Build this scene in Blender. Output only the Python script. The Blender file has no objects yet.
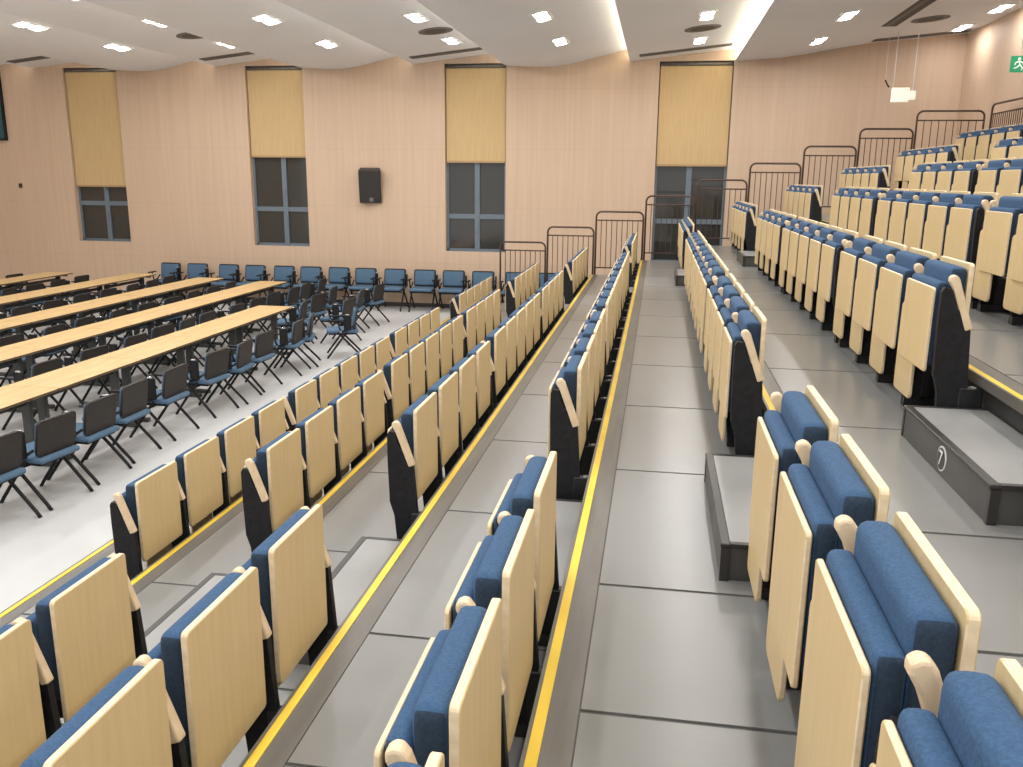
import bpy, bmesh, math, random
from mathutils import Vector, Matrix
random.seed(7)
S = bpy.context.scene
C = S.collection
PI = math.pi
EYE = 2.85                     # eye height above the flat floor
X5, E5, RISE, D = -0.2543, 1.4708, 0.294, 0.9
YEND = 16.33                   # far end of the tiers
WY = 18.7                      # far wall
XR = 5.65                      # right wall
XL = -17.0
def nx(k): return X5 + (k - 5) * D          # front edge of tier k
def tz(k): return EYE - E5 + (k - 5) * RISE  # top of tier k
ORD = ['zeroth', 'first', 'second', 'third', 'fourth', 'fifth', 'sixth', 'seventh', 'eighth', 'ninth', 'tenth', 'eleventh', 'twelfth', 'thirteenth', 'fourteenth', 'fifteenth']

# ------------------------------------------------------------------ materials
def mat(name, col, rough=.5, metal=0., emit=None, estr=0., spec=.5):
    m = bpy.data.materials.new(name); m.use_nodes = True
    b = m.node_tree.nodes['Principled BSDF']
    b.inputs['Base Color'].default_value = (*col, 1); b.inputs['Roughness'].default_value = rough
    b.inputs['Metallic'].default_value = metal
    b.inputs['Specular IOR Level'].default_value = spec
    if emit:
        b.inputs['Emission Color'].default_value = (*emit, 1); b.inputs['Emission Strength'].default_value = estr
    return m
def vary(m, c1, c2, scale=(1, 1, 1), nscale=4., detail=4., bump=0., rvar=None, lo=.35, hi=.65):
    nt = m.node_tree; N = nt.nodes; L = nt.links; b = N['Principled BSDF']
    tc = N.new('ShaderNodeTexCoord'); mp = N.new('ShaderNodeMapping'); mp.inputs['Scale'].default_value = scale
    no = N.new('ShaderNodeTexNoise'); no.inputs['Scale'].default_value = nscale; no.inputs['Detail'].default_value = detail
    cr = N.new('ShaderNodeValToRGB'); cr.color_ramp.elements[0].position = lo; cr.color_ramp.elements[1].position = hi
    cr.color_ramp.elements[0].color = (*c1, 1); cr.color_ramp.elements[1].color = (*c2, 1)
    L.new(tc.outputs['Object'], mp.inputs[0]); L.new(mp.outputs[0], no.inputs['Vector']); L.new(no.outputs['Fac'], cr.inputs[0])
    L.new(cr.outputs[0], b.inputs['Base Color'])
    if bump:
        bp = N.new('ShaderNodeBump'); bp.inputs['Strength'].default_value = bump; bp.inputs['Distance'].default_value = .004
        L.new(no.outputs['Fac'], bp.inputs['Height']); L.new(bp.outputs[0], b.inputs['Normal'])
    if rvar:
        mr = N.new('ShaderNodeMapRange'); mr.inputs['To Min'].default_value = rvar[0]; mr.inputs['To Max'].default_value = rvar[1]
        L.new(no.outputs['Fac'], mr.inputs['Value']); L.new(mr.outputs[0], b.inputs['Roughness'])
    return m
M = {}
M['ply'] = vary(mat('plywood_face', (.6, .42, .24), .42), (.615, .465, .245), (.665, .512, .28), (6, 22, 1.6), 1.5, 3, lo=.3, hi=.7)
M['edge'] = vary(mat('plywood_edge', (.8, .66, .48), .5), (.70, .56, .37), (.78, .645, .45), (20, 20, 20), 2)
M['arm'] = vary(mat('beech_arm', (.75, .58, .4), .42), (.67, .515, .335), (.75, .60, .42), (20, 8, 8), 2)
M['blue'] = vary(mat('blue_fabric', (.02, .07, .18), .9), (.025, .068, .145), (.038, .095, .195), (1, 1, 1), 160, 3, bump=.25)
M['blue_shaded'] = vary(mat('blue_fabric_gap_shade', (.01, .02, .04), .9), (.012, .027, .052), (.018, .038, .07), (1, 1, 1), 120)  # darkened cushion blue: the shade between neighbouring seats painted into the colour
M['black'] = vary(mat('black_plastic', (.012, .012, .013), .6, spec=.3), (.007, .007, .008), (.013, .013, .015), (1, 1, 1), 30)
M['bracket'] = mat('black_steel', (.012, .012, .013), .45)
M['cap'] = mat('grey_cap', (.2, .2, .2), .5)
M['deck'] = vary(mat('deck_tile', (.3, .29, .27), .29), (.205, .205, .20), (.238, .238, .233), (.8, .8, .8), 1.3, 3, lo=.25, hi=.75)
M['seam'] = mat('seam_strip', (.07, .068, .064), .5)
M['nosing'] = vary(mat('nosing_metal', (.2, .185, .165), .45, .2), (.125, .117, .106), (.17, .157, .142), (4, .5, 4), 3)
M['yellow'] = vary(mat('yellow_stripe', (.8, .55, .04), .5), (.74, .50, .035), (.86, .62, .06), (3, 1, 3), 3)
M['dark'] = vary(mat('riser_dark', (.03, .029, .028), .55), (.022, .021, .021), (.04, .038, .036), (1, 1, 1), 3)
M['steptop'] = vary(mat('step_top', (.42, .42, .41), .4), (.22, .22, .215), (.275, .275, .268), (1, 1, 1), 2, 5)
M['stepside'] = vary(mat('step_side', (.075, .073, .07), .5), (.06, .058, .056), (.09, .087, .083), (1, 1, 1), 3)
M['steptrim'] = mat('step_trim', (.045, .043, .042), .4, .3)
M['white'] = mat('white_paint', (.8, .8, .78), .5)
M['rail'] = vary(mat('brown_rail', (.075, .045, .032), .4, .3), (.06, .036, .026), (.09, .055, .04), (1, 1, 1), 10)
M['vinyl'] = vary(mat('floor_vinyl', (.62, .62, .62), .4), (.52, .525, .53), (.585, .59, .595), (1, 1, 1), .5, 3)
M['ceil'] = vary(mat('ceiling_paint', (.58, .54, .52), .7), (.83, .855, .905), (.87, .895, .945), (1, 1, 1), .4, 2)
M['table'] = vary(mat('table_laminate', (.62, .43, .21), .4), (.56, .375, .165), (.66, .46, .225), (8, 1, 8), 2, 5)
M['tedge'] = mat('table_edge', (.12, .075, .04), .5)
M['tleg'] = mat('table_leg_grey', (.05, .052, .05), .5)
M['mesh'] = vary(mat('chair_back_shell', (.022, .019, .018), .6), (.014, .0105, .009), (.024, .0185, .016), (1, 1, 1), 40)
M['cblue'] = vary(mat('chair_blue_fabric', (.07, .14, .23), .85), (.062, .125, .20), (.095, .17, .265), (1, 1, 1), 90, bump=.2)
M['chrome'] = mat('chrome', (.75, .75, .75), .2, .9)
M['blind'] = vary(mat('blind_fabric', (.52, .36, .15), .85), (.545, .385, .195), (.60, .43, .22), (30, 1, 1.5), 1.2, 3)
M['wframe'] = mat('window_frame_grey', (.14, .18, .22), .45)
M['glass'] = mat('night_glass', (.040, .040, .037), .06, 0, spec=.6)
M['reveal'] = mat('window_reveal', (.5, .34, .22), .6)
M['lamp'] = mat('lamp_lens', (.9, .9, .9), .4, 0, (1, .97, .93), 20)
M['cove'] = mat('cove_led', (.9, .85, .7), .5, 0, (1, .88, .66), 6.5)
M['covemid'] = mat('cove_led_warm', (.8, .75, .65), .5, 0, (1, .88, .66), 3.5)
M['covedim'] = mat('cove_led_dim', (.8, .75, .65), .5, 0, (1, .92, .80), 2.2)
M['grille'] = mat('vent_grey', (.16, .15, .145), .6)
M['slot'] = mat('slot_dark', (.06, .055, .052), .6)
M['spk'] = vary(mat('speaker_black', (.02, .02, .02), .6), (.024, .022, .021), (.042, .038, .036), (1, 1, 1), 60)
M['exitw'] = mat('exit_face_pale', (.8, .82, .75), .5, 0, (.95, 1., .80), .4)
M['exitg'] = mat('exit_green', (.02, .22, .10), .5, 0, (.03, .35, .16), .5)
M['screen'] = mat('screen_teal', (.02, .09, .11), .3)
M['base'] = mat('skirting_dark', (.06, .05, .045), .5)
# wall: vertical timber-grain boards with faint joints
def wallmat():
    m = mat('wall_board', (.6, .43, .31), .6); nt = m.node_tree; N = nt.nodes; L = nt.links; b = N['Principled BSDF']
    tc = N.new('ShaderNodeTexCoord'); mp = N.new('ShaderNodeMapping'); mp.inputs['Scale'].default_value = (9, 9, .35)
    no = N.new('ShaderNodeTexNoise'); no.inputs['Scale'].default_value = 1.6; no.inputs['Detail'].default_value = 6
    cr = N.new('ShaderNodeValToRGB'); cr.color_ramp.elements[0].position = .3; cr.color_ramp.elements[1].position = .72
    cr.color_ramp.elements[0].color = (.575, .42, .30, 1); cr.color_ramp.elements[1].color = (.625, .47, .345, 1)
    L.new(tc.outputs['Object'], mp.inputs[0]); L.new(mp.outputs[0], no.inputs['Vector']); L.new(no.outputs['Fac'], cr.inputs[0])
    sx = N.new('ShaderNodeSeparateXYZ'); L.new(tc.outputs['Object'], sx.inputs[0])
    def joint(sock, period, width, off=0.):
        a = N.new('ShaderNodeMath'); a.operation = 'ADD'; a.inputs[1].default_value = off + 100 * period; L.new(sock, a.inputs[0])
        f = N.new('ShaderNodeMath'); f.operation = 'MODULO'; f.inputs[1].default_value = period; L.new(a.outputs[0], f.inputs[0])
        g = N.new('ShaderNodeMath'); g.operation = 'LESS_THAN'; g.inputs[1].default_value = width; L.new(f.outputs[0], g.inputs[0])
        return g.outputs[0]
    hz = joint(sx.outputs['Z'], 1.22, .018, .25); sxy = N.new('ShaderNodeMath'); sxy.operation = 'ADD'
    L.new(sx.outputs['X'], sxy.inputs[0]); L.new(sx.outputs['Y'], sxy.inputs[1]); vt = joint(sxy.outputs[0], 1.12, .014)
    mx = N.new('ShaderNodeMath'); mx.operation = 'MAXIMUM'; L.new(hz, mx.inputs[0]); L.new(vt, mx.inputs[1])
    ml = N.new('ShaderNodeMath'); ml.operation = 'MULTIPLY'; ml.inputs[1].default_value = .09; L.new(mx.outputs[0], ml.inputs[0])
    mix = N.new('ShaderNodeMix'); mix.data_type = 'RGBA'; L.new(ml.outputs[0], mix.inputs['Factor']); L.new(cr.outputs[0], mix.inputs[6])
    mix.inputs[7].default_value = (.25, .16, .10, 1); L.new(mix.outputs[2], b.inputs['Base Color'])
    return m
M['wall'] = wallmat()

# ------------------------------------------------------------------ mesh helpers
def bbox(bm, x0, x1, y0, y1, z0, z1, bev=0., seg=2, mi=0, rot=None, piv=None, edges=None):
    """a (bevelled) box added to bm; edges='x': bevel only the edges that run along x, and so on"""
    t = bmesh.new(); bmesh.ops.create_cube(t, size=1)
    for v in t.verts:
        v.co = Vector((x0 + (v.co.x + .5) * (x1 - x0), y0 + (v.co.y + .5) * (y1 - y0), z0 + (v.co.z + .5) * (z1 - z0)))
    if bev:
        es = t.edges[:]
        if edges:
            i = 'xyz'.index(edges); es = [e for e in es if abs((e.verts[0].co - e.verts[1].co).normalized()[i]) > .9]
        bmesh.ops.bevel(t, geom=es, offset=bev, segments=seg, profile=.6, affect='EDGES')
    if rot is not None:
        bmesh.ops.rotate(t, verts=t.verts, cent=piv or Vector(), matrix=rot)
    merge(bm, t, mi)
def merge(bm, t, mi=0):
    mp = {v: bm.verts.new(v.co) for v in t.verts}
    for f in t.faces:
        try:
            g = bm.faces.new([mp[v] for v in f.verts]); g.material_index = mi if mi is not None else f.material_index
        except ValueError: pass
    t.free()
def tube(bm, pts, r, n=8, mi=0, cap=True, r2=None):
    pts = [Vector(p) for p in pts]; rings = []; prev = None
    for i, p in enumerate(pts):
        if i == 0: t = pts[1] - p
        elif i == len(pts) - 1: t = p - pts[i - 1]
        else: t = (pts[i + 1] - p).normalized() + (p - pts[i - 1]).normalized()
        t.normalize()
        if prev is None:
            a = Vector((0, 0, 1)) if abs(t.z) < .9 else Vector((1, 0, 0)); u = t.cross(a).normalized()
        else:
            u = prev - t * prev.dot(t); u.normalize()
        prev = u; w = t.cross(u); rr = r
        rings.append([bm.verts.new(p + rr * (math.cos(2 * PI * k / n) * u + math.sin(2 * PI * k / n) * w)) for k in range(n)])
    for a, b in zip(rings, rings[1:]):
        for k in range(n):
            f = bm.faces.new((a[k], a[(k + 1) % n], b[(k + 1) % n], b[k])); f.material_index = mi; f.smooth = True
    if cap:
        for rg in (rings[0][::-1], rings[-1]):
            f = bm.faces.new(rg); f.material_index = mi
def disc(bm, c, r, axis='z', h=.02, n=20, mi=0, sx=1., sy=1.):
    ax = {'x': Vector((1, 0, 0)), 'y': Vector((0, 1, 0)), 'z': Vector((0, 0, 1))}[axis]
    u = {'x': Vector((0, 1, 0)), 'y': Vector((1, 0, 0)), 'z': Vector((1, 0, 0))}[axis]; w = ax.cross(u); c = Vector(c)
    r0 = [bm.verts.new(c + r * (math.cos(2 * PI * k / n) * u * sx + math.sin(2 * PI * k / n) * w * sy)) for k in range(n)]
    r1 = [bm.verts.new(v.co + ax * h) for v in r0]
    for k in range(n):
        bm.faces.new((r0[k], r0[(k + 1) % n], r1[(k + 1) % n], r1[k])).material_index = mi
    bm.faces.new(r0[::-1]).material_index = mi; bm.faces.new(r1).material_index = mi
def prism(bm, poly, axis, a0, a1, mi=0):
    """extrude a 2-D polygon along an axis"""
    def P(u, v, a): return {'x': (a, u, v), 'y': (u, a, v), 'z': (u, v, a)}[axis]
    r0 = [bm.verts.new(P(u, v, a0)) for u, v in poly]; r1 = [bm.verts.new(P(u, v, a1)) for u, v in poly]
    n = len(poly)
    for k in range(n): bm.faces.new((r0[k], r0[(k + 1) % n], r1[(k + 1) % n], r1[k])).material_index = mi
    bm.faces.new(r0[::-1]).material_index = mi; bm.faces.new(r1).material_index = mi
def obj(name, bm, mats, parent=None, smooth=None, loc=None):
    bmesh.ops.recalc_face_normals(bm, faces=bm.faces[:])
    me = bpy.data.meshes.new(name); bm.to_mesh(me); bm.free()
    for m in (mats if isinstance(mats, (list, tuple)) else [mats]): me.materials.append(m)
    if smooth is not None:
        for p in me.polygons: p.use_smooth = True
        try: me.set_sharp_from_angle(angle=math.radians(smooth))
        except Exception: pass
    o = bpy.data.objects.new(name, me); C.objects.link(o)
    if parent: o.parent = parent
    if loc: o.location = loc
    return o
def BM(): return bmesh.new()
def thing(name, label, cat, loc=(0, 0, 0), rz=0., group=None, sc=1.):
    o = bpy.data.objects.new(name, None); o.empty_display_size = .1; C.objects.link(o)
    o.location = loc; o.rotation_euler = (0, 0, rz); o.scale = (sc, sc, sc)
    tag(o, label, cat, group); return o
def tag(o, label, cat, group=None):
    o['label'] = label; o['category'] = cat
    if group: o['group'] = group
    return o
def struct(o): o['kind'] = 'structure'; return o
def copytree(o, parent=None):
    c = o.copy(); C.objects.link(c)
    if parent: c.parent = parent
    for ch in KIDS.get(o.name, []): copytree(ch, c)
    return c
KIDS = {}
def kids(root):
    """remember the children of a prototype so that the copy loops need no look-up"""
    ch = [o for o in C.objects if o.parent == root]; KIDS[root.name] = ch
    for c in ch: kids(c)
def edgefaces(o, axis, t=.8):
    """material 1 on the faces that do not look along the axis (the cut edge of a board)"""
    i = 'xyz'.index(axis)
    for p in o.data.polygons: p.material_index = 0 if abs(p.normal[i]) > t else 1

# ------------------------------------------------------------------ room
YN = -3.0
bm = BM(); bbox(bm, XL, XR, YN, WY, -.1, 0); struct(obj('floor', bm, M['vinyl']))
WINS = [(-13.42, -12.10, -.31), (-9.03, -7.71, .375), (-4.56, -3.24, .29), (-.10, 1.36, .25)]
WTOP, WBOT = 2.30 + EYE, [1.30, 1.29, 1.26, 1.12]
CEILMAX = 6.1
bm = BM(); xs = XL
for (a, b, _), zb in zip(WINS, WBOT):
    bbox(bm, xs, a, WY, WY + .35, 0, CEILMAX); bbox(bm, a, b, WY, WY + .35, 0, zb)
    bbox(bm, a, b, WY, WY + .35, WTOP, CEILMAX); xs = b
bbox(bm, xs, XR + .3, WY, WY + .35, 0, CEILMAX)
struct(obj('wall_far', bm, M['wall']))
bm = BM(); bbox(bm, XR, XR + .3, YN, WY, 0, CEILMAX); struct(obj('wall_right', bm, M['wall']))
bm = BM(); bbox(bm, XL - .3, XL, YN, WY, 0, CEILMAX); struct(obj('wall_left', bm, M['wall']))
bm = BM(); bbox(bm, XL, XR, WY - .02, WY, 0, .09); struct(obj('baseboard_far', bm, M['base']))
TRANS = [2.17, 2.10, 2.01, 1.98]; MULL = [-12.70, -8.29, -3.88, .60]
for i, ((a, b, zb), z0) in enumerate(zip(WINS, WBOT)):
    w = bpy.data.objects.new('window_%d' % (i + 1), None); C.objects.link(w); struct(w)
    y0, y1 = WY + .13, WY + .19
    bm = BM(); f = .05
    bbox(bm, a, a + f, y0, y1, z0, WTOP); bbox(bm, b - f, b, y0, y1, z0, WTOP)
    bbox(bm, a, b, y0, y1, z0, z0 + f); bbox(bm, a, b, y0, y1, WTOP - f, WTOP)
    m = MULL[i]; bbox(bm, m - .055, m + .055, y0 - .01, y1, z0, WTOP)
    t = TRANS[i]; bbox(bm, a, b, y0 - .005, y1, t - .05, t + .05)
    bbox(bm, m - .02, m + .02, y0 - .03, y0, (t - .35), (t - .22)); bbox(bm, m - .02, m + .02, y0 - .03, y0, t + .3, t + .45)
    obj('window_frame', bm, M['wframe'], w)
    bm = BM(); bbox(bm, a, b, y1 - .03, y1 - .015, z0, WTOP); obj('window_pane', bm, M['glass'], w)
    bm = BM(); bbox(bm, a - .0, b, WY + .005, y0, z0 - .02, z0 + .006); obj('window_sill', bm, M['wframe'], w)
    bl = thing('roller_blind', '%s tan roller blind half lowered over the %s window from the left' % (['leftmost', 'second', 'third', 'rightmost'][i], ORD[i + 1]), 'blind', ((a + b) / 2, WY + .07, zb + EYE), group='roller blinds on the tall windows')
    hw = (b - a) / 2 - .02
    bm = BM(); bbox(bm, -hw, hw, -.004, .004, .04, WTOP - .07 - (zb + EYE)); obj('blind_fabric', bm, M['blind'], bl)
    bm = BM(); bbox(bm, -hw, hw, -.016, .016, .0, .045, .008); obj('bottom_bar', bm, mat('blind_bar', (.42, .28, .14), .6), bl)
    bm = BM(); tube(bm, [(-hw, .0, WTOP - .05 - (zb + EYE)), (hw, .0, WTOP - .05 - (zb + EYE))], .04, 12); obj('roller_tube', bm, M['nosing'], bl)

# ceiling: saw-tooth bays running front to back; each bay rises to the right and ends in a lit cove
BANDS = [(-14.15, -12.2), (-9.7, -7.74), (-5.24, -3.27), (-.70, 1.37)]
def wz(t): return 2.30 + .22 * t
def pz(t): return 2.25 - (.035 * math.sin(PI * t / .7) if t < .7 else 0) + (.30 * ((t - .35) / .65) ** 1.5 if t > .35 else 0)
def lastz(x):
    P = [(1.37, 2.28), (2.4, 2.35), (3.8, 2.58), (5.65, 2.74)]
    for (xa, za), (xb, zb) in zip(P, P[1:]):
        if x <= xb + 1e-6: return za + (zb - za) * (x - xa) / (xb - xa)
BAYS = [(-17.0, -14.15, pz)]
for i, (a, b) in enumerate(BANDS):
    BAYS.append((a, b, wz))
    nxt = BANDS[i + 1][0] if i < 3 else XR
    BAYS.append((b, nxt, pz if i < 3 else None))
def ceilz(x):
    for a, b, f in BAYS:
        if a <= x <= b + 1e-6: return EYE + (f((x - a) / (b - a)) if f else lastz(x))
for a, b, f in BAYS:
    bm = BM(); n = 10 if f is not wz else 2
    xsn = [a + (b - a) * k / n for k in range(n + 1)]
    zs = [EYE + (f(k / n) if f else lastz(x)) for k, x in enumerate(xsn)]
    poly = [(x, z) for x, z in zip(xsn, zs)] + [(b, zs[-1] + .04), (a, zs[0] + .04)] if False else \
           [(x, z) for x, z in zip(xsn, zs)] + [(x, z + .035) for x, z in list(zip(xsn, zs))[::-1]]
    prism(bm, poly, 'y', YN, WY)
    struct(obj('ceiling', bm, M['ceil'], smooth=25))
bm = BM(); bbox(bm, XL, XR, YN, WY, CEILMAX - .1, CEILMAX); struct(obj('ceiling', bm, M['ceil']))
# cove strips: the vertical gap between one bay's high edge and the next bay's low edge
for (a, b, f), (a2, b2, f2) in zip(BAYS, BAYS[1:]):
    zt = EYE + (f(1.) if f else 0); zl = ceilz(a2 + 1e-4) + .035
    bright = abs(b - 1.37) < .01 or abs(b + .70) < .01
    bm = BM(); bbox(bm, b + .012, b + .03, YN, WY, zl, zt + .05)
    struct(obj('trim_1', bm, M['cove'] if abs(b - 1.37) < .01 else (M['covemid'] if bright else M['covedim'])))

# ------------------------------------------------------------------ tiers
SEAMS = [-2.0, .86, 2.18, 2.98, 4.305, 5.63, 6.95, 8.28, 9.6, 10.92, 12.25, 13.57, 14.9, YEND]
for k in range(1, 11):
    x0, x1 = nx(k), nx(k + 1) if k < 10 else 5.42
    z = tz(k)
    T = bpy.data.objects.new('tier_platform', None); C.objects.link(T); struct(T)
    T['label'] = '%s grey seating tier from the bottom with yellow edge stripe' % ORD[k]
    T.location = (x0, 0, z)
    w = x1 - x0
    bm = BM(); bbox(bm, .012, w + .012, -2, YEND, -z, -.03); bbox(bm, -.02, w + .01, -2, YEND, -.03, -.005, 0, 1, 1)
    obj('understructure', bm, [M['dark'], M['seam']], T)
    bm = BM()
    for ya, yb in zip(SEAMS, SEAMS[1:]): bbox(bm, .105, w - .022, ya + .009, yb - .009, -.005, 0)
    obj('deck_panel', bm, M['deck'], T)
    bm = BM(); bbox(bm, -.030, .10, -2, YEND, -.045, -.001); bbox(bm, -.030, -.018, -2, YEND, -.001, .004)
    obj('nosing_strip', bm, M['nosing'], T)
    bm = BM(); bbox(bm, -.018, .014, -2, YEND - .05, -.001, .003); obj('yellow_stripe', bm, M['yellow'], T)

# ------------------------------------------------------------------ folded auditorium seat
# local frame: x = 0 at the next tier's front edge (seat faces -x), y = 0 at the panel's near edge, z = 0 on the tier
def board(name, x0, x1, y0, y1, z0, z1, r, root, rc=.006):
    t = BM(); bbox(t, x0, x1, y0, y1, z0, z1, r, 4, edges='x')
    o = obj(name, t, [M['ply'], M['edge']], root); edgefaces(o, 'x')
    b = o.modifiers.new('soft', 'BEVEL'); b.width = .003; b.segments = 1; b.limit_method = 'ANGLE'
    return o
def cushion(name, x0, x1, y0, y1, z0, z1, r, root):
    t = BM(); bbox(t, x0, x1, y0, y1, z0, z1, r, 4)
    # a little puff on the big faces
    o = obj(name, t, [M['blue'], M['blue_shaded']], root, smooth=50)
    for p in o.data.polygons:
        if abs(p.normal.y) > .5: p.material_index = 1  # end faces take the blue with painted-in gap shade
    return o
def make_seat(first):
    root = thing('auditorium_seat', '', 'seat')
    board('back_panel', -.118, -.095, 0, .447, .29, .81, .022, root)
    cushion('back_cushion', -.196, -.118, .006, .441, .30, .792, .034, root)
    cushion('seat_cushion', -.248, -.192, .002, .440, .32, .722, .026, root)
    board('seat_panel', -.266, -.251, -.002, .440, .295, .695, .018, root)
    board('leg_panel', -.2505, -.234, .235, .530, .10, .565, .04, root)
    def armrest(y):
        t = BM()
        # a slim plywood bar leaning back, rounded at its upper tip
        L = .268
        prof = [(-.017, 0), (.019, 0), (.021, L - .028), (.014, L - .007), (0, L), (-.018, L - .004), (-.024, L - .022), (-.017, L - .06)]
        a = math.radians(20)
        poly = [(-.112 + u * math.cos(a) - v * math.sin(a), .512 + u * math.sin(a) + v * math.cos(a)) for u, v in prof]
        prism(t, poly, 'y', y, y + .038)
        o = obj('armrest', t, M['arm'], root)
        b = o.modifiers.new('soft', 'BEVEL'); b.width = .008; b.segments = 2; b.limit_method = 'ANGLE'
    def frame(y, end=False):
        t = BM()
        top = [(-.247, .56), (-.246, .685), (-.235, .705), (-.205, .70), (-.180, .62)] if end else [(-.246, .56), (-.243, .61), (-.228, .645), (-.205, .64), (-.165, .585)]
        prism(t, top + [(-.105, .54), (-.088, .30), (-.07, .06), (-.095, .05), (-.10, .09), (-.115, .05), (-.20, .05), (-.215, .22), (-.24, .30)], 'y', y, y + .03)
        obj('side_frame', t, M['black'], root)
        t = BM(); bbox(t, -.20, -.012, y - .01, y + .05, .004, .05); bbox(t, -.12, -.012, y - .004, y + .04, .05, .24, .006, 1)
        b = obj('floor_bracket', t, M['bracket'], root)
        t = BM(); disc(t, (-.055, y + .015, .238), .016, 'z', .005, 14, 0, .8, 1.3); obj('bolt_cap', t, M['cap'], b)
    armrest(.487); frame(.491)
    if first: armrest(-.076); frame(-.072, True)
    t = BM(); bbox(t, -.235, -.12, -.02 if first else -.0, .47, .33, .40); obj('hinge_beam', t, M['black'], root)
    return root
SEAT = {f: make_seat(f) for f in (True, False)}
for r in SEAT.values(): kids(r)
used = {True: False, False: False}
# pixel test only decides which seats are wholly outside the photograph and left out
Rv = Vector((0.9863946388440943, 0.16411806274362026, 0.009532992232761824))
Uv = Vector((-0.04718923760007304, 0.22711850207129075, 0.9727231681581441))
Fv = Vector((-0.15747632302778924, 0.9599387727861471, -0.23177307908269493))
FPX = 865.6795
def inview(x, y, z):
    p = Vector((x, y, z - EYE)); d = p.dot(Fv)
    if d < .2: return False
    u, v = 511.5 + FPX * p.dot(Rv) / d, 383.5 - FPX * p.dot(Uv) / d
    return -15 < u < 1040 and -15 < v < 790
def place_seat(k, y, first, label, dx0=0.):
    x = nx(k + 1) + dx0; z = tz(k)
    if not any(inview(x + dx, y + dy, z + dz) for dx in (-.26, -.1) for dy in (-.05, .2, .5) for dz in (.1, .5, .8)): return
    if used[first]: o = copytree(SEAT[first])
    else: o = SEAT[first]; used[first] = True
    o.location = (x, y, z); o['label'] = label; o['category'] = 'seat'; o['group'] = 'folded seats on the tiers'
P = .567
MID0 = {1: 4.55, 2: 4.49, 3: 4.43, 4: 4.37, 5: 4.33, 6: 4.29, 7: 4.26, 8: 4.23, 9: 4.2, 10: 4.2}
NEAR0 = {1: 2.66, 2: 2.61, 3: 2.58, 4: 2.52, 5: 2.48, 6: 2.46, 7: 2.44, 8: 2.4, 9: 2.4, 10: 2.4}
for k in range(1, 11):
    for i in range(4):
        place_seat(k, NEAR0[k] - i * P, i == 3, 'folded wood-backed seat, %s before the near aisle in the %s tiered row from bottom' % (ORD[i + 1], ORD[k]), {4: .032, 5: -.015, 3: .008, 2: .015}.get(k, 0))
    y = MID0[k]; n = 0
    for m in (4, 5, 4):
        for i in range(m):
            n += 1
            place_seat(k, y, i == 0, 'folded wood-backed seat, %s past the near aisle in the %s tiered row from bottom' % (ORD[n], ORD[k])); y += P
        y += .155
    for i in range(5):
        place_seat(k, 13.455 + i * P, i == 0, 'folded wood-backed seat, %s past the far aisle in the %s tiered row from bottom' % (ORD[i + 1], ORD[k]))

# ------------------------------------------------------------------ aisle steps
def make_step(k, y0, y1, label, numeral=None):
    h = RISE / 2; w = .35
    t = thing('aisle_step', label, 'step', (nx(k + 1) - w, (y0 + y1) / 2, tz(k)), group='half-height aisle steps')
    hy = (y1 - y0) / 2
    bm = BM(); bbox(bm, 0, w + .005, -hy, hy, 0.001, h - .012); obj('step_body', bm, M['stepside'], t)
    bm = BM(); bbox(bm, .03, w + .005, -hy + .02, hy - .02, h - .012, h); obj('step_tread', bm, M['steptop'], t)
    bm = BM(); bbox(bm, -.006, .03, -hy - .006, hy + .006, h - .016, h + .002, .003, 1); bbox(bm, .03, w, -hy - .006, -hy + .02, h - .016, h + .002); bbox(bm, .03, w, hy - .02, hy + .006, h - .016, h + .002)
    for sy in (-1, 1): bbox(bm, -.004, .03, sy * hy - .012, sy * hy + .012, 0.001, h - .016)
    obj('edge_trim', bm, M['steptrim'], t)
    if numeral:
        yc = 3.62 - (y0 + y1) / 2
        bm = BM(); disc(bm, (-.0045, yc, h / 2), .052, 'x', .004, 28); d = obj('number_disc', bm, M['white'], t)
        bm = BM(); disc(bm, (-.006, yc, h / 2), .046, 'x', .003, 28); obj('disc_face', bm, M['steptrim'], d)
        cu = bpy.data.curves.new('numeral', 'FONT'); cu.body = numeral; cu.size = .088; cu.extrude = .001; cu.align_x = 'CENTER'; cu.align_y = 'CENTER'
        tmp = bpy.data.objects.new('tmp', cu); C.objects.link(tmp)
        me = bpy.data.meshes.new_from_object(tmp); bpy.data.objects.remove(tmp)
        me.materials.clear(); me.materials.append(M['white'])
        o = bpy.data.objects.new('numeral', me); C.objects.link(o); o.parent = d
        o.location = (-.0085, yc, h / 2); o.rotation_euler = (PI / 2, 0, -PI / 2); o['label'] = 'white number 7 on the black disc'
for k in range(1, 7):
    make_step(k, {1: 3.24, 2: 3.22, 3: 3.17}.get(k, 3.1), 4.2, 'grey half step in the near aisle on the %s tier from bottom' % ORD[k] + (', numbered 7' if k == 6 else ''), '7' if k == 6 else None)
for k in range(1, 9):
    make_step(k, 12.42, 13.36, 'grey half step in the far aisle on the %s tier from bottom' % ORD[k])

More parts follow.
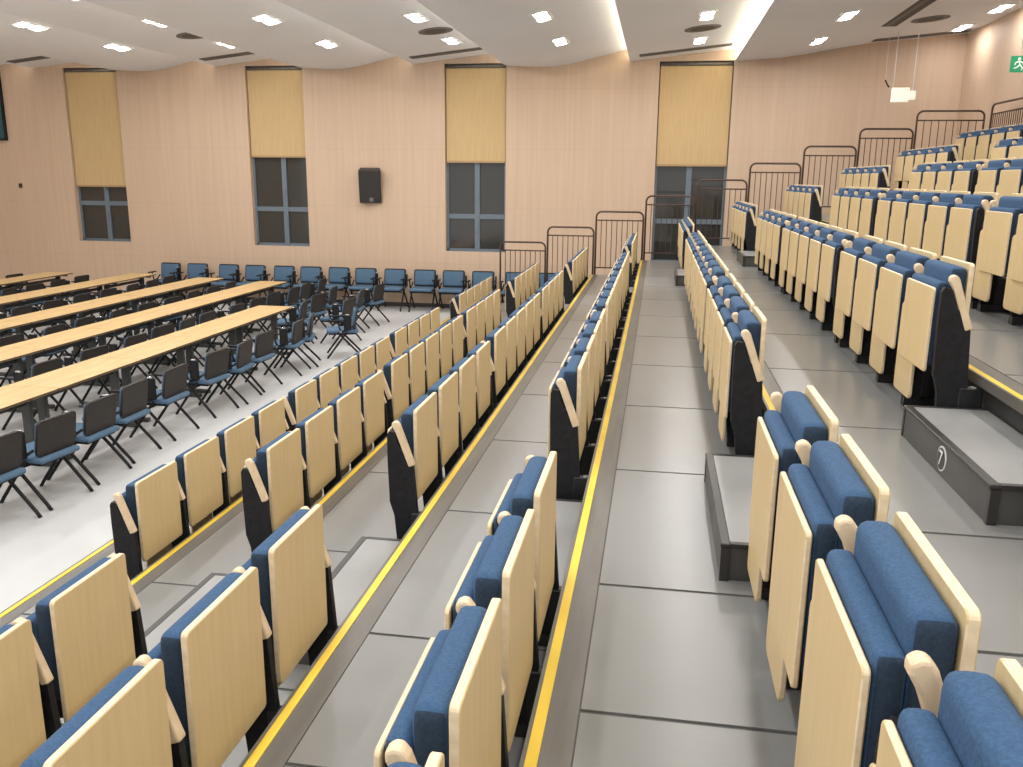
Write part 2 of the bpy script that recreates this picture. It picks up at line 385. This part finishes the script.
# ------------------------------------------------------------------ guard rails at the far end of the tiers
def arch(x0, x1, z0, zt, r=.10, n=6):
    pts = [(x0, 0, z0)]
    for i in range(n + 1):
        a = PI - (PI / 2) * i / n; pts.append((x0 + r + r * math.cos(a), 0, zt - r + r * math.sin(a)))
    for i in range(n + 1):
        a = PI / 2 - (PI / 2) * i / n; pts.append((x1 - r + r * math.cos(a), 0, zt - r + r * math.sin(a)))
    pts.append((x1, 0, z0)); return pts
def make_rail(loc, rz, w, label, zt=1.163, nb=8, below=0.):
    t = thing('guard_rail', label, 'railing', loc, rz, 'brown guard rails')
    bm = BM(); tube(bm, arch(0, w, -below, zt), .017, 8); obj('top_rail', bm, M['rail'], t)
    bm = BM(); tube(bm, [(.0, 0, zt - .155), (w, 0, zt - .155)], .013, 6); tube(bm, [(0, 0, .135), (w, 0, .135)], .013, 6); obj('cross_rail', bm, M['rail'], t)
    for i in range(nb):
        x = w * (i + 1) / (nb + 1); bm = BM(); tube(bm, [(x, 0, .135), (x, 0, zt - .155)], .0075, 6, cap=False); obj('baluster', bm, M['rail'], t)
for k in range(2, 11):
    w = D - .005 if k < 10 else 1.10
    make_rail((nx(k) + .038, YEND - .008, tz(k)), 0, w - .035, 'brown metal guard rail at the far end of the %s tier from bottom' % ORD[k], below=0 if k > 2 else .25)
for i, ya in enumerate((16.15, 14.1)):
    make_rail((5.40, ya, tz(10) + .07), -PI / 2, 2.0, 'brown close-barred guard rail along the right wall behind the top row' + (', nearer piece' if i else ', farther piece'), zt=1.18, nb=22, below=.07)

# ------------------------------------------------------------------ tables
TH = .78
def make_table():
    t = thing('folding_table', '', 'table')
    bm = BM(); bbox(bm, -.29, .29, -.705, .705, TH - .028, TH, .004, 1); o = obj('tabletop', bm, [M['table'], M['tedge']], t); edgefaces(o, 'z', .7)
    for s in (-1, 1):
        bm = BM(); y = s * .60
        bbox(bm, -.05, .05, y - .025, y + .025, .05, TH - .03, .006, 1); bbox(bm, -.25, .25, y - .03, y + .03, .0, .05, .012, 2); bbox(bm, -.22, .22, y - .02, y + .02, TH - .07, TH - .028)
        obj('leg', bm, M['tleg'], t)
    bm = BM(); bbox(bm, -.03, .0, -.60, .60, TH - .16, TH - .11); obj('stretcher', bm, M['tleg'], t)
    return t
TAB = make_table(); kids(TAB); tused = False
ROWN = ['row nearest the tiered seats', 'second row from the tiered seats', 'third row from the tiered seats', 'fourth row from the tiered seats', 'row farthest from the tiered seats']
TROWS = [(-6.05, 13.17, 6), (-7.53, 16.33, 6), (-9.02, 16.60, 5), (-10.74, 16.95, 4), (-12.55, 16.75, 3)]
for r, (x, yr, n) in enumerate(TROWS):
    for i in range(n):
        o = copytree(TAB) if tused else TAB; tused = True
        o.location = (x, yr - .71 - 1.425 * i, 0)
        o['label'] = 'light wood table, %s from the window-wall end of the %s' % (ORD[i + 1], ROWN[r]); o['category'] = 'table'; o['group'] = 'long rows of tables'

# ------------------------------------------------------------------ folding chairs (local: faces -x)
def make_chair():
    t = thing('folding_chair', '', 'chair')
    tilt = Matrix.Rotation(math.radians(9), 3, 'Y')
    bm = BM(); bbox(bm, .175, .20, -.22, .22, .455, .785, .05, 4, edges='x'); bmesh.ops.rotate(bm, verts=bm.verts, cent=(.18, 0, .45), matrix=tilt)
    obj('backrest', bm, M['mesh'], t, smooth=40)
    bm = BM(); bbox(bm, .147, .176, -.20, .20, .475, .765, .028, 3); bmesh.ops.rotate(bm, verts=bm.verts, cent=(.18, 0, .45), matrix=tilt)
    obj('back_pad', bm, M['cblue'], t, smooth=50)
    bm = BM(); bbox(bm, -.25, .25, -.225, .225, .40, .45, .024, 3); obj('seat', bm, M['cblue'], t, smooth=50)
    bm = BM(); bbox(bm, -.22, .20, -.20, .20, .375, .402); obj('seat_pan', bm, M['black'], t)
    for s in (-1, 1):
        y = s * .243
        bm = BM(); tube(bm, [(-.08, y, .42), (-.02, y, .36), (.27, y, .05), (.31, y, .0)], .016, 8); obj('leg', bm, M['black'], t)
        bm = BM(); tube(bm, [(.08, y * .93, .42), (.02, y * .93, .36), (-.215, y * .93, .05), (-.25, y * .93, .0)], .016, 8); obj('leg', bm, M['black'], t)
        bm = BM(); tube(bm, [(-.02, y, .42), (-.05, y, .50), (-.07, y, .605)], .014, 6); tube(bm, [(-.03, y, .43), (.08, y, .46), (.185, y, .53)], .014, 6)
        bbox(bm, -.20, .05, y - .022, y + .022, .600, .622, .009, 2); a = obj('armrest', bm, M['black'], t)
        bm = BM(); disc(bm, (-.03, y - .018 if s < 0 else y + .012, .435), .016, 'y', .008, 12); obj('pivot_cap', bm, M['chrome'], a)
    bm = BM(); tube(bm, [(.0, -.243, .345), (.0, .243, .345)], .01, 6); obj('stretcher', bm, M['black'], t)
    bm = BM(); bbox(bm, .02, .14, -.277, -.262, .46, .70, .015, 2); k = obj('writing_tablet', bm, M['black'], t)
    bm = BM(); bbox(bm, .05, .11, -.28, -.259, .697, .715, .006, 2); obj('tablet_hinge', bm, M['chrome'], k)
    return t
CH = make_chair(); kids(CH); cused = False
def chair(x, y, rz, label, group, sc=1.):
    global cused
    o = copytree(CH) if cused else CH; cused = True
    o.location = (x, y, 0); o.rotation_euler = (0, 0, rz); o.scale = (sc, sc, sc)
    o['label'] = label; o['category'] = 'chair'; o['group'] = group
CROWS = [(-5.36, [5.93, 6.58, 7.21, 7.83, 8.62, 9.58, 10.2, 10.88, 11.85]),
         (-6.98, [8.6, 9.43, 10.3, 11.08, 11.68, 12.3, 13.2, 14.0, 14.75, 15.5, 16.15]),
         (-8.47, [9.9, 10.7, 11.45, 12.2, 13.0, 13.75, 14.5, 15.3, 16.0]),
         (-10.16, [12.2, 12.95, 13.7, 14.5, 15.2, 15.95, 16.6]),
         (-11.92, [14.1, 14.8, 15.5, 16.3]),
         (-13.4, [16.2])]
CN = ['nearest table row', 'second table row', 'third table row', 'fourth table row', 'farthest table row', 'far left']
for r, (x, ys) in enumerate(CROWS):
    for i, y in enumerate(ys):
        lab = 'black-backed blue chair, %s from the near end behind the %s' % (ORD[i + 1], CN[r]) if r < 5 else 'black-backed blue chair alone beyond the farthest table row at left edge'
        chair(x + random.uniform(-.05, .05), y, random.uniform(-.13, .13), lab, 'chairs at the long tables', 1.0)
LOOSE = [(-5.38, 12.42, .3, 'black-backed blue chair turned slightly, past the end of the nearest table row'),
         (-4.95, 13.2, .38, 'dark chair with its tablet hanging, closest loose chair to the tiered seats'),
         (-5.42, 14.3, -.1, 'dark chair in the loose cluster, halfway to the window wall'),
         (-5.62, 15.45, .15, 'dark chair in the loose cluster, second nearest the window wall on the right'),
         (-5.55, 16.35, -.1, 'rightmost dark chair of the loose cluster beside the wall chairs'),
         (-6.05, 13.75, .2, 'dark chair in the loose cluster just beyond the nearest table end'),
         (-6.15, 14.75, -.2, 'dark chair in the middle of the loose cluster, blue seat hidden'),
         (-6.28, 15.75, .1, 'dark chair at back of the loose cluster in front of wall chairs'),
         (-7.0, 17.0, .1, 'dark chair beside the far end of the second table row')]
for x, y, rz, lab in LOOSE: chair(x, y, rz, lab, 'loose chairs between the tables and tiers')
WCX = [-10.92, -10.24, -9.5, -8.86, -8.17, -7.53, -6.90, -6.27, -5.60, -4.92, -4.28, -3.63, -2.92, -2.28]
for i, x in enumerate(WCX):
    chair(x * 1.008, 18.2, PI / 2 + random.uniform(-.06, .06), 'blue-backed chair facing the camera against the window wall, %s from left' % ORD[i + 1], 'chairs along the window wall', 1.11)

# ------------------------------------------------------------------ wall speaker, sensor, screen, hanging signs
t = thing('wall_speaker', 'black loudspeaker mounted on the window wall between second and third windows', 'speaker', (-6.24, WY, EYE + .17))
bm = BM(); prism(bm, [(-.24, -.30), (.24, -.30), (.21, -.05), (-.21, -.05)], 'z', -.70, .02); o = obj('cabinet', bm, M['spk'], t)
b = o.modifiers.new('soft', 'BEVEL'); b.width = .015; b.segments = 2
for oo in (o,): oo.rotation_euler = (math.radians(14), 0, math.radians(14))
bm = BM(); bbox(bm, -.22, .22, -.312, -.300, -.62, 0, .01, 2); g = obj('grille', bm, M['grille'] if False else M['spk'], t); g.rotation_euler = o.rotation_euler
bm = BM(); disc(bm, (.02, -.318, -.62), .05, 'y', .012, 20); e = obj('badge', bm, M['grille'], t); e.rotation_euler = o.rotation_euler
bm = BM(); bbox(bm, -.06, .06, -.12, 0, -.42, -.24); obj('wall_bracket', bm, M['black'], t)
bm = BM(); bbox(bm, -.04, .04, -.03, 0, -.05, .05, .012, 2); tag(obj('wall_sensor', bm, M['spk'], loc=(-14.8, WY, EYE - .30)), 'small black sensor on the window wall left of the first window', 'sensor')
t = thing('wall_screen', 'dark teal screen at the upper left edge on the window wall', 'screen', (-15.7, WY - .06, EYE + .72))
bm = BM(); bbox(bm, -.8, .72, -.04, .06, 0, 1.62, .01, 1); obj('screen_housing', bm, M['black'], t)
bm = BM(); bbox(bm, -.76, .70, -.046, -.04, .04, 1.58); obj('screen_surface', bm, M['screen'], t)
zc = ceilz(4.3)
t = thing('hanging_sign', 'pale lit exit sign hanging on rods in front of the window wall', 'sign', (4.30, 17.5, EYE + 1.40))
bm = BM(); bbox(bm, -.20, .10, -.03, .03, 0, .25, .008, 1); obj('sign_box', bm, M['exitw'], t)
bm = BM(); bbox(bm, .10, .22, -.025, .025, .04, .20, .02, 2); obj('lamp_head', bm, M['exitw'], t)
for x in (-.18, .16):
    bm = BM(); tube(bm, [(x, 0, .2), (x, 0, ceilz(4.30 + x) - EYE - 1.40)], .008, 6); obj('rod', bm, M['white'], t)
t = thing('hanging_sign', 'green running-man exit sign hanging near the right edge', 'sign', (4.96, 14.0, EYE + 1.52))
bm = BM(); bbox(bm, -.12, .12, -.02, .02, 0, .22, .006, 1); s = obj('sign_box', bm, M['exitg'], t)
bm = BM(); disc(bm, (-.015, -.0235, .178), .02, 'y', .003, 14)
for pts in ([(-.02, .15), (.0, .095), (.035, .06), (.03, .02)], [(.0, .095), (-.035, .065), (-.075, .05)], [(-.02, .145), (-.06, .125), (-.07, .095)], [(-.02, .145), (.03, .13), (.05, .105)]):
    tube(bm, [(u, -.0225, v) for u, v in pts], .010, 6)
obj('pictogram', bm, M['exitw'], s)
bm = BM(); tube(bm, [(0, 0, .21), (0, 0, ceilz(4.96) - EYE - 1.52)], .008, 6); obj('rod', bm, M['white'], t)
t = thing('ceiling_hook', 'small dark bracket hanging left of the pale exit sign', 'bracket', (4.03, 17.5, EYE + 1.66))
bm = BM(); tube(bm, [(-.06, 0, .13), (-.02, 0, .05), (.02, 0, 0)], .014, 6); obj('hook', bm, M['black'], t)
bm = BM(); tube(bm, [(-.06, 0, .12), (-.06, 0, ceilz(3.97) - EYE - 1.66)], .003, 5); obj('wire', bm, M['white'], t)

# ------------------------------------------------------------------ ceiling fittings
COLS = [(-10.43, [13.85, 16.25]), (-8.35, [11.9, 14.2, 16.65]), (-6.1, [11.3, 13.5, 16.02]), (-3.92, [14.2, 16.6]), (-1.8, [13.4, 15.8]), (.60, [14.45, 16.93]), (2.64, [14.4, 16.85]), (5.24, [15.9, 17.75])]
def slope(x): return math.atan2(ceilz(x + .05) - ceilz(x - .05), .1)
ENERGY = 25.5
def lamp(x, y, z, e, tilt):
    li = bpy.data.lights.new('downlight_beam', 'AREA'); li.shape = 'RECTANGLE'; li.size = .14; li.size_y = .46; li.energy = e; li.color = (1, .98, .955)
    o = bpy.data.objects.new('downlight_beam', li); C.objects.link(o); o.location = (x, y, z); o.rotation_euler = (0, -tilt, 0)
for ci, (x, ys) in enumerate(COLS):
    for yi, y in enumerate(ys):
        z = ceilz(x); sl = slope(x)
        t = thing('twin_downlight', 'lit twin ceiling downlight, %s from the window wall in the %s column from left' % (ORD[len(ys) - yi], ORD[ci + 1]), 'light', (x, y, z), 0, 'twin ceiling downlights')
        t.rotation_euler = (0, -sl, 0)
        bm = BM()
        for a, b, c, d in ((-.13, .13, -.36, -.33), (-.13, .13, .33, .36), (-.13, -.10, -.33, .33), (.10, .13, -.33, .33), (-.10, .10, -.02, .02)): bbox(bm, a, b, c, d, -.018, .0)
        obj('light_frame', bm, M['white'], t)
        for s in (-1, 1):
            bm = BM(); disc(bm, (0, s * .175, -.030), .085, 'z', .026, 20); obj('lamp_lens', bm, M['lamp'], t)
        lamp(x, y, z - .05, ENERGY * (.35 if x > 5 else 1), sl)
    y = ys[0] - 2.4
    while y > -2.5:
        lamp(x, y, ceilz(x) - .03, ENERGY * (.5 if x > 5 else 1), slope(x)); y -= 2.4
for x in (-12.7, -14.9):
    y = 16.3
    while y > 4: lamp(x, y, ceilz(x) - .03, ENERGY * .35, 0); y -= 2.4
def slotvent(xa, ya, xb, yb, w, label):
    za, zb = ceilz(xa), ceilz(xb); dx, dy = xb - xa, yb - ya; L = math.hypot(dx, dy)
    t = thing('slot_diffuser', label, 'vent', ((xa + xb) / 2, (ya + yb) / 2, (za + zb) / 2 - .004), math.atan2(dy, dx), 'slot diffusers in the ceiling')
    t.rotation_euler = (0, -math.atan2(zb - za, L), math.atan2(dy, dx))
    bm = BM(); bbox(bm, -L / 2, L / 2, -w / 2, w / 2, -.012, .006); obj('slot_frame', bm, M['grille'], t)
    bm = BM()
    for s in (-.28, .28): bbox(bm, -L / 2 + .02, L / 2 - .02, (s - .14) * w, (s + .14) * w, -.015, -.011)
    obj('slot_opening', bm, M['slot'], t)
slotvent(-13.95, 17.75, -12.35, 17.75, .26, 'dark slot diffuser in the ceiling before the first window')
slotvent(-9.5, 17.75, -7.85, 17.75, .26, 'dark slot diffuser in the ceiling before the second window')
slotvent(-5.05, 17.85, -3.35, 17.85, .26, 'dark slot diffuser in the ceiling before the third window')
slotvent(-.5, 17.95, 1.25, 17.95, .26, 'dark slot diffuser in the ceiling before the rightmost window')
slotvent(3.85, 18.3, 5.55, 18.3, .26, 'dark slot diffuser in the ceiling near the right corner')
slotvent(3.68, 16.5, 3.68, 13.6, .30, 'wide grey slot running away from the camera in right ceiling bay')
for i, (x, y) in enumerate([(-8.43, 15.5), (-3.93, 15.5), (.59, 15.64), (4.31, 16.3)]):
    z = ceilz(x)
    t = thing('ceiling_speaker', 'round grey ceiling grille in the bay %s' % ['before the second window', 'before the third window', 'before the rightmost window', 'beside the right wall'][i], 'grille', (x, y, z), 0, 'round ceiling grilles')
    t.rotation_euler = (0, -slope(x), 0)
    bm = BM(); disc(bm, (0, 0, -.012), .30, 'z', .012, 32); obj('grille_ring', bm, M['grille'], t)
    bm = BM(); disc(bm, (0, 0, -.016), .20, 'z', .006, 32); obj('grille_face', bm, M['slot'], t)

# ------------------------------------------------------------------ world, camera
w = bpy.data.worlds.new('room_fill'); S.world = w; w.use_nodes = True
w.node_tree.nodes['Background'].inputs[0].default_value = (1, .985, .97, 1); w.node_tree.nodes['Background'].inputs[1].default_value = 1.1
cam = bpy.data.cameras.new('camera'); co = bpy.data.objects.new('camera', cam); C.objects.link(co)
cam.sensor_fit = 'HORIZONTAL'; cam.sensor_width = 36; cam.lens = FPX / 1023 * 36; cam.clip_start = .05
mw = Matrix((Rv, Uv, -Fv)).transposed().to_4x4(); mw.translation = (0, 0, EYE); co.matrix_world = mw
S.camera = co
S.view_settings.view_transform = 'Standard'; S.view_settings.look = 'None'; S.view_settings.exposure = 0.
S.cycles.max_bounces = 8
